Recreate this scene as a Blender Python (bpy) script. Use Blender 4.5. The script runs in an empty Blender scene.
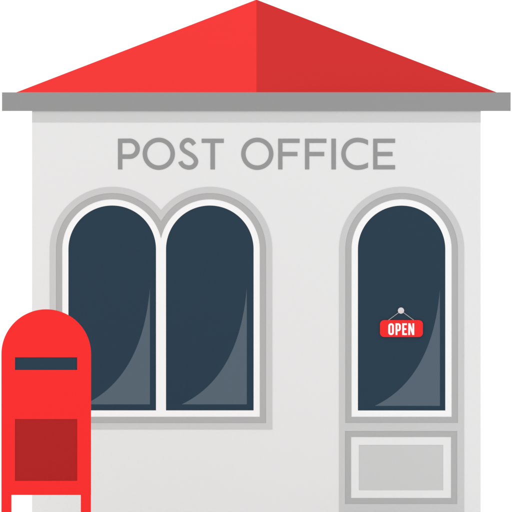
import bpy, math
from mathutils import Vector

S = 0.0072            # metres per unit of the elevation drawing (1 unit = 1/512 of the view width)
GY = 528.0            # elevation line of the ground
C = bpy.context.scene.collection

def X(u): return (u - 256.0) * S
def Z(v): return (GY - v) * S

# ------------------------------------------------------------------ materials
def lin(h):
    r = []
    for i in (0, 2, 4):
        c = int(h[i:i+2], 16) / 255.0
        r.append(c / 12.92 if c <= 0.04045 else ((c + 0.055) / 1.055) ** 2.4)
    return r
EXPO = 0.25; LIFT = 0.05
K = 1.0 / 2 ** EXPO

def mat(name, hexc=None, rgb=None, rough=0.9, spec=0.0, ior=1.45, k=1.0, grain=0.0, scale=40.0):
    m = bpy.data.materials.new(name); m.use_nodes = True
    nt = m.node_tree; b = nt.nodes['Principled BSDF']
    col = [min(0.97, c * K * k) for c in lin(hexc)] if hexc else list(rgb)
    b.inputs['Roughness'].default_value = rough
    b.inputs['Specular IOR Level'].default_value = spec
    b.inputs['IOR'].default_value = ior
    tc = nt.nodes.new('ShaderNodeTexCoord')
    no = nt.nodes.new('ShaderNodeTexNoise'); no.inputs['Scale'].default_value = scale
    no.inputs['Detail'].default_value = 3
    nt.links.new(tc.outputs['Object'], no.inputs['Vector'])
    mr = nt.nodes.new('ShaderNodeMapRange')
    mr.inputs['To Min'].default_value = 1 - grain; mr.inputs['To Max'].default_value = 1 + grain
    nt.links.new(no.outputs['Fac'], mr.inputs['Value'])
    mx = nt.nodes.new('ShaderNodeVectorMath'); mx.operation = 'SCALE'
    mx.inputs[0].default_value = col
    nt.links.new(mr.outputs['Result'], mx.inputs['Scale'])
    nt.links.new(mx.outputs['Vector'], b.inputs['Base Color'])
    return m

M = {}
def setup_mats():
    M['wall'] = mat('pale_plaster', 'e6e6e6', k=KW['wall'])
    M['trim'] = mat('light_grey_paint', 'cccccc', k=KW['trim'])
    M['eave_shadow_band'] = mat('eave_shadow_grey', 'cccccc', k=KW['eave_shadow_band'])
    M['trim2'] = mat('mid_grey_paint', 'b3b3b3', k=KW['trim2'])
    M['frame'] = mat('white_paint', 'f2f2f2', k=KW['frame'])
    M['eave'] = mat('grey_concrete', '999999', k=KW['eave'])
    M['text'] = mat('grey_letter_paint', '999999', k=KW['text'])
    M['glass'] = mat('dark_tinted_glass', '2e4150', rough=0.15, spec=0.0, k=KW['glass'])
    M['sheen'] = mat('glare_patch_gloss', '2e4150', rough=0.03, spec=0.49, ior=SHEEN_IOR, k=KW['glass'])  # pane glare put in as a curved patch of glossier, blue-tinted reflection
    M['roof'] = mat('red_roof', rgb=ROOF)
    M['red'] = mat('red_enamel', 'fb3232', k=KW['red'])
    M['darkred'] = mat('dark_red_enamel', 'b22727', k=KW['darkred'])
    M['slot'] = mat('dark_blue_slot', '2e4150', k=KW['slot'])
    M['signred'] = mat('sign_red', 'fb3232', k=KW['red'])
    M['white'] = mat('white_letter_paint', 'ffffff', k=1.05)
    M['cord'] = mat('pale_grey_cord', 'b6babd')
    M['knob'] = mat('pale_knob', 'dcd6d8')
    M['panel'] = mat('panel_grey', 'cccccc', k=KW['panel'])
    M['panel_rim'] = mat('panel_pale', 'e6e6e6', k=KW['panel_rim'])
    M['ground'] = mat('white_pavement', rgb=(0.9, 0.9, 0.9))
KW = dict(wall=1.035, trim=1.03, eave_shadow_band=1.06, trim2=1.04, frame=1.06, eave=1.0, text=1.0, glass=1.03,
          red=0.99, darkred=1.0, slot=1.0, panel=1.045, panel_rim=1.06)
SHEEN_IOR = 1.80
ROOF = (0.56, 0.029, 0.029)
setup_mats()
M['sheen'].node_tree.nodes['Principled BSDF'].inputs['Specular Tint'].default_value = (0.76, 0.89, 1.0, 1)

# ------------------------------------------------------------------ geometry
def arc(cx, cy, r, a0, a1, n=48, ry=None):
    ry = r if ry is None else ry
    return [(cx + r * math.cos(math.radians(a0 + (a1 - a0) * i / n)),
             cy - ry * math.sin(math.radians(a0 + (a1 - a0) * i / n))) for i in range(n + 1)]

def plates(name, layers, m, parent=None):
    """one mesh made of flat plates; each layer = (contours, y_front, y_back); inner contours become holes"""
    me = bpy.data.meshes.new(name)
    vs, fs = [], []
    for contours, yf, yb in layers:
        cu = bpy.data.curves.new('tmp', 'CURVE'); cu.dimensions = '2D'; cu.fill_mode = 'BOTH'
        for c in contours:
            cc = [c[0]]
            for p in c[1:]:
                if abs(p[0] - cc[-1][0]) + abs(p[1] - cc[-1][1]) > 1e-5: cc.append(p)
            if abs(cc[0][0] - cc[-1][0]) + abs(cc[0][1] - cc[-1][1]) < 1e-5: cc.pop()
            sp = cu.splines.new('POLY'); sp.points.add(len(cc) - 1)
            for p, (u, v) in zip(sp.points, cc): p.co = (X(u), Z(v), 0, 1)
            sp.use_cyclic_u = True
        cu.extrude = (yb - yf) / 2
        o = bpy.data.objects.new('tmp', cu)
        t = bpy.data.meshes.new_from_object(o)
        k = len(vs)
        for w in t.vertices:
            vs.append((w.co.x, (yf + yb) / 2 - w.co.z, w.co.y))
        for f in t.polygons:
            fs.append([k + i for i in f.vertices])
        bpy.data.objects.remove(o); bpy.data.curves.remove(cu); bpy.data.meshes.remove(t)
    me.from_pydata(vs, [], fs)
    return link(name, me, m, parent)

def link(name, me, m, parent=None):
    import bmesh
    bm = bmesh.new(); bm.from_mesh(me)
    bmesh.ops.remove_doubles(bm, verts=bm.verts, dist=1e-6)
    bmesh.ops.recalc_face_normals(bm, faces=bm.faces)
    bm.to_mesh(me); bm.free()
    me.materials.append(m)
    o = bpy.data.objects.new(name, me); C.objects.link(o)
    if parent:
        o.parent = parent
        o.matrix_parent_inverse = parent.matrix_world.inverted()
    return o

def rect(x0, y0, x1, y1): return [(x0, y0), (x1, y0), (x1, y1), (x0, y1)]

def rrect(x0, y0, x1, y1, r, n=8):
    return (arc(x1 - r, y0 + r, r, 90, 0, n) + arc(x1 - r, y1 - r, r, 0, -90, n) +
            arc(x0 + r, y1 - r, r, -90, -180, n) + arc(x0 + r, y0 + r, r, 180, 90, n))

def empty(name, label, cat, loc):
    o = bpy.data.objects.new(name, None); C.objects.link(o); o.location = loc
    o.empty_display_size = 0.1
    o['label'] = label; o['category'] = cat
    bpy.context.view_layer.update()
    return o

CYA = 249.3
def arch(cx, r, yb): return [(cx - r, yb)] + arc(cx, CYA, r, 180, 0, 64) + [(cx + r, yb)]
C1, C2, CM = 112.2, 209.8, 161.0
def twin(r, yb):
    a = math.degrees(math.acos((CM - C1) / r))
    return [(C1 - r, yb)] + arc(C1, CYA, r, 180, a, 52) + arc(C2, CYA, r, 180 - a, 0, 52)[1:] + [(C2 + r, yb)]

# ------------------------------------------------------------------ ground
gm = bpy.data.meshes.new('ground')
gm.from_pydata([(-400, -400, 0), (400, -400, 0), (400, 400, 0), (-400, 400, 0)], [], [(0, 1, 2, 3)])
g = link('ground', gm, M['ground']); g['kind'] = 'structure'

# ------------------------------------------------------------------ post office
D = 3.3
po = empty('post_office', 'pale grey post office building with low red pyramid roof and grey eaves slab', 'building',
           (X(256.4), D / 2, 0))
R4 = (62.4, 56.2, 50.0, 43.8)
DC = 401.6
wall_holes = [twin(R4[1], 423.1), [(DC - 60, GY - 2)] + arch(DC, 60, 300)[0:0] + [(DC - 60, CYA)] + arc(DC, CYA, 60, 180, 0, 64)[1:] + [(DC + 60, GY - 2)]]
wall_front = rect(32, 110.9, 480.8, GY)
plates('wall', [([wall_front] + wall_holes, 0.0, 0.12), ([rect(32, 110.9, 480.8, GY)], 0.12, D)], M['wall'], po)
plates('eave_shadow_band', [([rect(32, 111.0, 480.8, 122.2)], -0.003, 0.0)], M['eave_shadow_band'], po)  # shadow under the eaves, painted as a flat grey band
plates('eaves_slab', [([rect(2, 92.3, 510.7, 111.0)], -0.012, D + 0.2)], M['eave'], po)

# roof: low hipped pyramid whose front hip runs straight towards the viewer
zb, xl, xr, xm = 92.3, 16.3, 496.6, 256.4
pts = [(xm, 0.0), (xr, 1.5), (xr, D - 1.5), (xm, D), (xl, D - 1.5), (xl, 1.5)]
rv = [(X(u), y, Z(zb)) for u, y in pts] + [(X(xm), D / 2, Z(-0.4))]
rf = [(i, (i + 1) % 6, 6) for i in range(6)] + [(5, 4, 3, 2, 1, 0)]
rm = bpy.data.meshes.new('roof'); rm.from_pydata(rv, [], rf)
link('roof', rm, M['roof'], po)

# ---- twin arched window
win = plates('window', [([twin(R4[0], 429.4), twin(R4[1], 423.1)], -0.0025, 0.02)], M['trim'], po)
win['label'] = 'double arched window with white frame and grey surrounds'
plates('inner_trim', [([twin(R4[1], 423.1), twin(R4[2], 416.8)], -0.0005, 0.03)], M['trim2'], win)
plates('window_frame', [([twin(R4[2], 416.8), arch(C1, R4[3], 410.4), arch(C2, R4[3], 410.4)], 0.001, 0.04)], M['frame'], win)
def catmull(p, n=8):
    q = [(2 * p[0][0] - p[1][0], 2 * p[0][1] - p[1][1])] + p + [(2 * p[-1][0] - p[-2][0], 2 * p[-1][1] - p[-2][1])]
    out = []
    for i in range(1, len(q) - 2):
        for k in range(n):
            t = k / n
            out.append(tuple(0.5 * (2 * q[i][j] + (q[i+1][j] - q[i-1][j]) * t + (2*q[i-1][j] - 5*q[i][j] + 4*q[i+1][j] - q[i+2][j]) * t*t
                       + (3*q[i][j] - q[i-1][j] - 3*q[i+1][j] + q[i+2][j]) * t**3) for j in (0, 1)))
    return out + [p[-1]]
def bez(a, b, c, d, n=12):
    return [tuple((1-t)**3*a[k] + 3*t*(1-t)**2*b[k] + 3*t*t*(1-t)*c[k] + t**3*d[k] for k in (0, 1)) for t in [i/n for i in range(n+1)]]
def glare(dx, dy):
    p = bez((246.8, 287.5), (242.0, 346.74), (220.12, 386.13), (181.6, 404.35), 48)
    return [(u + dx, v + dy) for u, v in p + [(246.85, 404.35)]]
for c, dx in ((C1, -96.9), (C2, 0.0)):
    plates('pane', [([arch(c, R4[3], 410.4)], 0.004, 0.05)], M['glass'], win)
    plates('glass_reflection', [([glare(dx, 0)], 0.0033, 0.004)], M['sheen'], win)

# ---- door
DB = 410.5
def darch(r, yb): return arch(DC, r, yb)
leaf = [(DC - 62.5, GY)] + arc(DC, CYA, 62.5, 180, 0, 64) + [(DC + 62.5, GY)]
pr = [(345.0, 431.1, 457.2, 504.0), (351.1, 437.0, 451.1, 498.0), (358.8, 444.9, 443.2, 490.3)]
door = plates('door', [([leaf, darch(56.3, 422.9), rect(*pr[0])], -0.0025, 0.03)], M['trim'], po)
door['label'] = 'arched grey door with tall glass and a lower panel'
plates('inner_trim', [([darch(56.3, 422.9), darch(50.1, 416.8)], -0.0005, 0.03)], M['trim2'], door)
plates('glass_frame', [([darch(50.1, 416.8), darch(43.7, DB)], 0.001, 0.04)], M['frame'], door)
plates('door_glass', [([darch(43.7, DB)], 0.004, 0.05)], M['glass'], door)
plates('glass_reflection', [([glare(193.1, 1.5)], 0.0033, 0.004)], M['sheen'], door)
plates('panel_moulding', [([rect(*pr[0]), rect(*pr[1])], -0.0005, 0.03)], M['trim2'], door)
plates('panel_border', [([rect(*pr[1]), rect(*pr[2])], 0.001, 0.04)], M['panel_rim'], door)
plates('lower_panel', [([rect(*pr[2])], 0.003, 0.05)], M['panel'], door)

# ---- POST OFFICE lettering, one raised mesh per letter
T0, T1, W = 138.7, 169.4, 4.25
def stroke(p, w):
    a, b = [], []
    for i in range(len(p)):
        x0, y0 = p[max(i-1, 0)]; x1, y1 = p[min(i+1, len(p)-1)]
        l = math.hypot(x1-x0, y1-y0); nx, ny = -(y1-y0)/l*w/2, (x1-x0)/l*w/2
        a.append((p[i][0]+nx, p[i][1]+ny)); b.append((p[i][0]-nx, p[i][1]-ny))
    return a + b[::-1]
def letE(x, w, mid, full=True, wd=W, t0=T0, t1=T1, m0=151.9, h=None, mh=None):
    h = h or wd; mh = mh or h
    p = [(x, t0), (x+w, t0), (x+w, t0+h), (x+wd, t0+h), (x+wd, m0), (x+mid, m0), (x+mid, m0+mh), (x+wd, m0+mh)]
    if full: p += [(x+wd, t1-h), (x+w, t1-h), (x+w, t1), (x, t1)]
    else: p += [(x+wd, t1), (x, t1)]
    return p
P = [[(118, T0)] + arc(129.7, 148.75, 10.15, 90, -90, 30) + [(122.35, 158.9), (122.35, T1), (118, T1)],
     [(122.35, 142.95)] + arc(129.6, 148.65, 5.7, 90, -90, 24) + [(122.35, 154.35)]]
def ring(cx): return [arc(cx, 153.8, 16.1, 0, 360, 72)[:-1], arc(cx, 153.8, 11.7, 0, 360, 64)[:-1]]
Sp = catmull([(194.25,144.5),(191.9,141.5),(188.3,140.05),(184.4,141.4),(182.1,144.8),(182.3,148.2),(184.7,151.0),(188.9,153.5),
              (193.2,156.4),(195.9,160.4),(195.2,164.3),(192.2,166.9),(188.3,167.5),(184.2,166.3),(181.9,164.3),(180.9,162.9),(180.35,161.5)])
Sc = stroke(Sp, 4.35)
Tt = [(201.7,T0),(223.8,T0),(223.8,T0+W),(214.95,T0+W),(214.95,T1),(210.45,T1),(210.45,T0+W),(201.7,T0+W)]
cx = 357.4
outer = bez((368,140.2),(364.6,138.6),(361.2,137.75),(cx,137.75)) + arc(cx,153.8,16.1,90,270,50,16.05)[1:] + bez((cx,169.85),(361.2,169.85),(364.6,169.1),(368,167.5))[1:]
inner = bez((368,162.4),(364.8,164.3),(361.4,165.35),(cx,165.35)) + arc(cx,153.8,11.7,270,90,50,11.55)[1:] + bez((cx,142.25),(361.4,142.25),(364.8,143.2),(368,145.1))[1:]
word = [('P', P), ('O', ring(158.8)), ('S', [Sc]), ('T', [Tt]), ('O', ring(257.3)),
        ('F', [letE(278.2, 21.4, 19.2, False)]), ('F', [letE(305.0, 21.4, 19.2, False)]),
        ('I', [rect(331.4, T0, 335.9, T1)]), ('C', [outer + inner]), ('E', [letE(373.2, 21.9, 19.3)])]
for ch, cont in word:
    plates('letter', [(cont, -0.0025, 0.0)], M['text'], po)['label'] = 'grey capital letter %s on the facade' % ch

# ------------------------------------------------------------------ OPEN sign
sg = empty('open_sign', 'small red OPEN sign hanging by a cord on the door glass', 'sign', (X(401.3), 0.0, Z(337)))
bd = plates('sign_board', [([rrect(380.0, 320.1, 422.9, 337.0, 4.2)], -0.006, 0.0)], M['signred'], sg)
t0, t1 = 323.3, 335.0; w = 1.9
O = [rrect(388.3, t0, 393.9, t1, 2.6), rrect(390.2, t0+1.8, 392.0, t1-1.8, .9)]
Pl = [[(395.5, t0)] + arc(398.2, t0+2.6, 2.6, 90, 0, 8) + arc(398.2, 328.6, 2.6, 0, -90, 8) + [(397.4, 331.2), (397.4, t1), (395.5, t1)],
      [(397.4, t0+1.7)] + arc(398.0, t0+2.6, .9, 90, 0, 5) + arc(398.0, 328.6, .9, 0, -90, 5) + [(397.4, 329.5)]]
E = [letE(402.2, 4.7, 4.1, True, w, t0, t1, 328.2, 1.75)]
N = [[(408.3, t0), (410.3, t0), (412.4, 329.6), (412.4, t0), (414.2, t0), (414.2, t1), (412.3, t1), (410.1, 328.4), (410.1, t1), (408.3, t1)]]
plates('lettering', [(c, -0.007, -0.006) for c in (O, Pl, E, N)], M['white'], bd)

def tube(name, a, b, r, m, parent, n=10):
    a, b = Vector(a), Vector(b); d = (b - a).normalized(); u = d.cross(Vector((0, 1, 0))).normalized(); v = d.cross(u)
    vs = [p + (u * math.cos(2*math.pi*i/n) + v * math.sin(2*math.pi*i/n)) * r for p in (a, b) for i in range(n)]
    fs = [(i, (i+1) % n, n + (i+1) % n, n + i) for i in range(n)] + [tuple(range(n)), tuple(range(n, 2*n))]
    me = bpy.data.meshes.new(name); me.from_pydata(vs, [], fs); return link(name, me, m, parent)
for u in (387.9, 414.3):
    tube('cord', (X(401.1), -0.002, Z(310.8)), (X(u), -0.002, Z(320.6)), 0.31 * S, M['cord'], sg)
# knob: a low turned dome standing on a stub fixed to the glass
prof = [(0, -0.0085), (1.2, -0.0082), (2.2, -0.0072), (2.9, -0.0055), (3.15, -0.0035), (3.0, -0.001), (1.6, 0.000), (1.6, 0.0039)]
n = 40; vs = [(X(401.0), prof[0][1], Z(310.6))]; fs = []
for r, y in prof[1:]:
    vs += [(X(401.0) + r*S*math.cos(2*math.pi*i/n), y, Z(310.6) + r*S*math.sin(2*math.pi*i/n)) for i in range(n)]
fs += [(0, 1+i, 1+(i+1) % n) for i in range(n)]
for k in range(len(prof) - 2):
    fs += [(1+k*n+i, 1+k*n+(i+1) % n, 1+(k+1)*n+(i+1) % n, 1+(k+1)*n+i) for i in range(n)]
me = bpy.data.meshes.new('knob'); me.from_pydata(vs, [], fs); link('knob', me, M['knob'], sg)

# ------------------------------------------------------------------ mailbox
MY, MD = -3.0, 0.52
mb = empty('mailbox', 'bright red round-topped mailbox on four legs standing in front of the building corner', 'mailbox',
           (X(46.2), MY + MD/2, 0))
mc, mr = 46.2, 44.85
body = [(mc - mr, 495.0)] + arc(mc, 354.1, mr, 180, 0, 72) + [(mc + mr, 495.0)]
sl = rect(15.0, 357.3, 77.2, 369.9); pn = rect(15.0, 419.1, 77.2, 480.8)
plates('body', [([body, sl, pn], MY, MY + 0.012), ([body], MY + 0.012, MY + MD)], M['red'], mb)
plates('mail_slot', [([sl], MY + 0.004, MY + 0.012)], M['slot'], mb)['label'] = 'dark blue mail slot'
plates('collection_door', [([pn], MY + 0.003, MY + 0.012)], M['darkred'], mb)['label'] = 'dark red square door'
for u in (mc - mr, 80.8):
    for y in (MY, MY + MD - 0.07):
        plates('leg', [([rect(u, 495.0, u + 10.15, GY)], y, y + 0.07)], M['red'], mb)

# ------------------------------------------------------------------ light: even white surroundings + one lamp-like sun from the left
sc = bpy.context.scene
w = bpy.data.worlds.new('World'); sc.world = w; w.use_nodes = True
bg = w.node_tree.nodes['Background']; bg.inputs['Color'].default_value = (0.972, 0.995, 1.0, 1); bg.inputs['Strength'].default_value = 1.0
sd = bpy.data.lights.new('sun', 'SUN'); sd.energy = 3.05; sd.angle = math.radians(0.5); sd.color = (1.0, 0.82, 0.7)
so = bpy.data.objects.new('sun', sd); C.objects.link(so)
el = math.radians(7.0)
tosun = Vector((-math.cos(el), 0.03, math.sin(el)))
so.rotation_euler = tosun.to_track_quat('Z', 'Y').to_euler(); so.location = (-8, 0, 6)

sc.view_settings.view_transform = 'Standard'; sc.view_settings.look = 'None'
sc.view_settings.exposure = EXPO + LIFT; sc.view_settings.gamma = 1
sc.cycles.max_bounces = 12; sc.cycles.diffuse_bounces = 8
sc.cycles.use_denoising = True; sc.cycles.use_adaptive_sampling = False

cd = bpy.data.cameras.new('camera'); cd.type = 'ORTHO'; cd.ortho_scale = 512 * S; cd.clip_end = 1000
co = bpy.data.objects.new('camera', cd); C.objects.link(co)
co.location = (X(256), -12, Z(256)); co.rotation_euler = (math.radians(90), 0, 0)
sc.camera = co
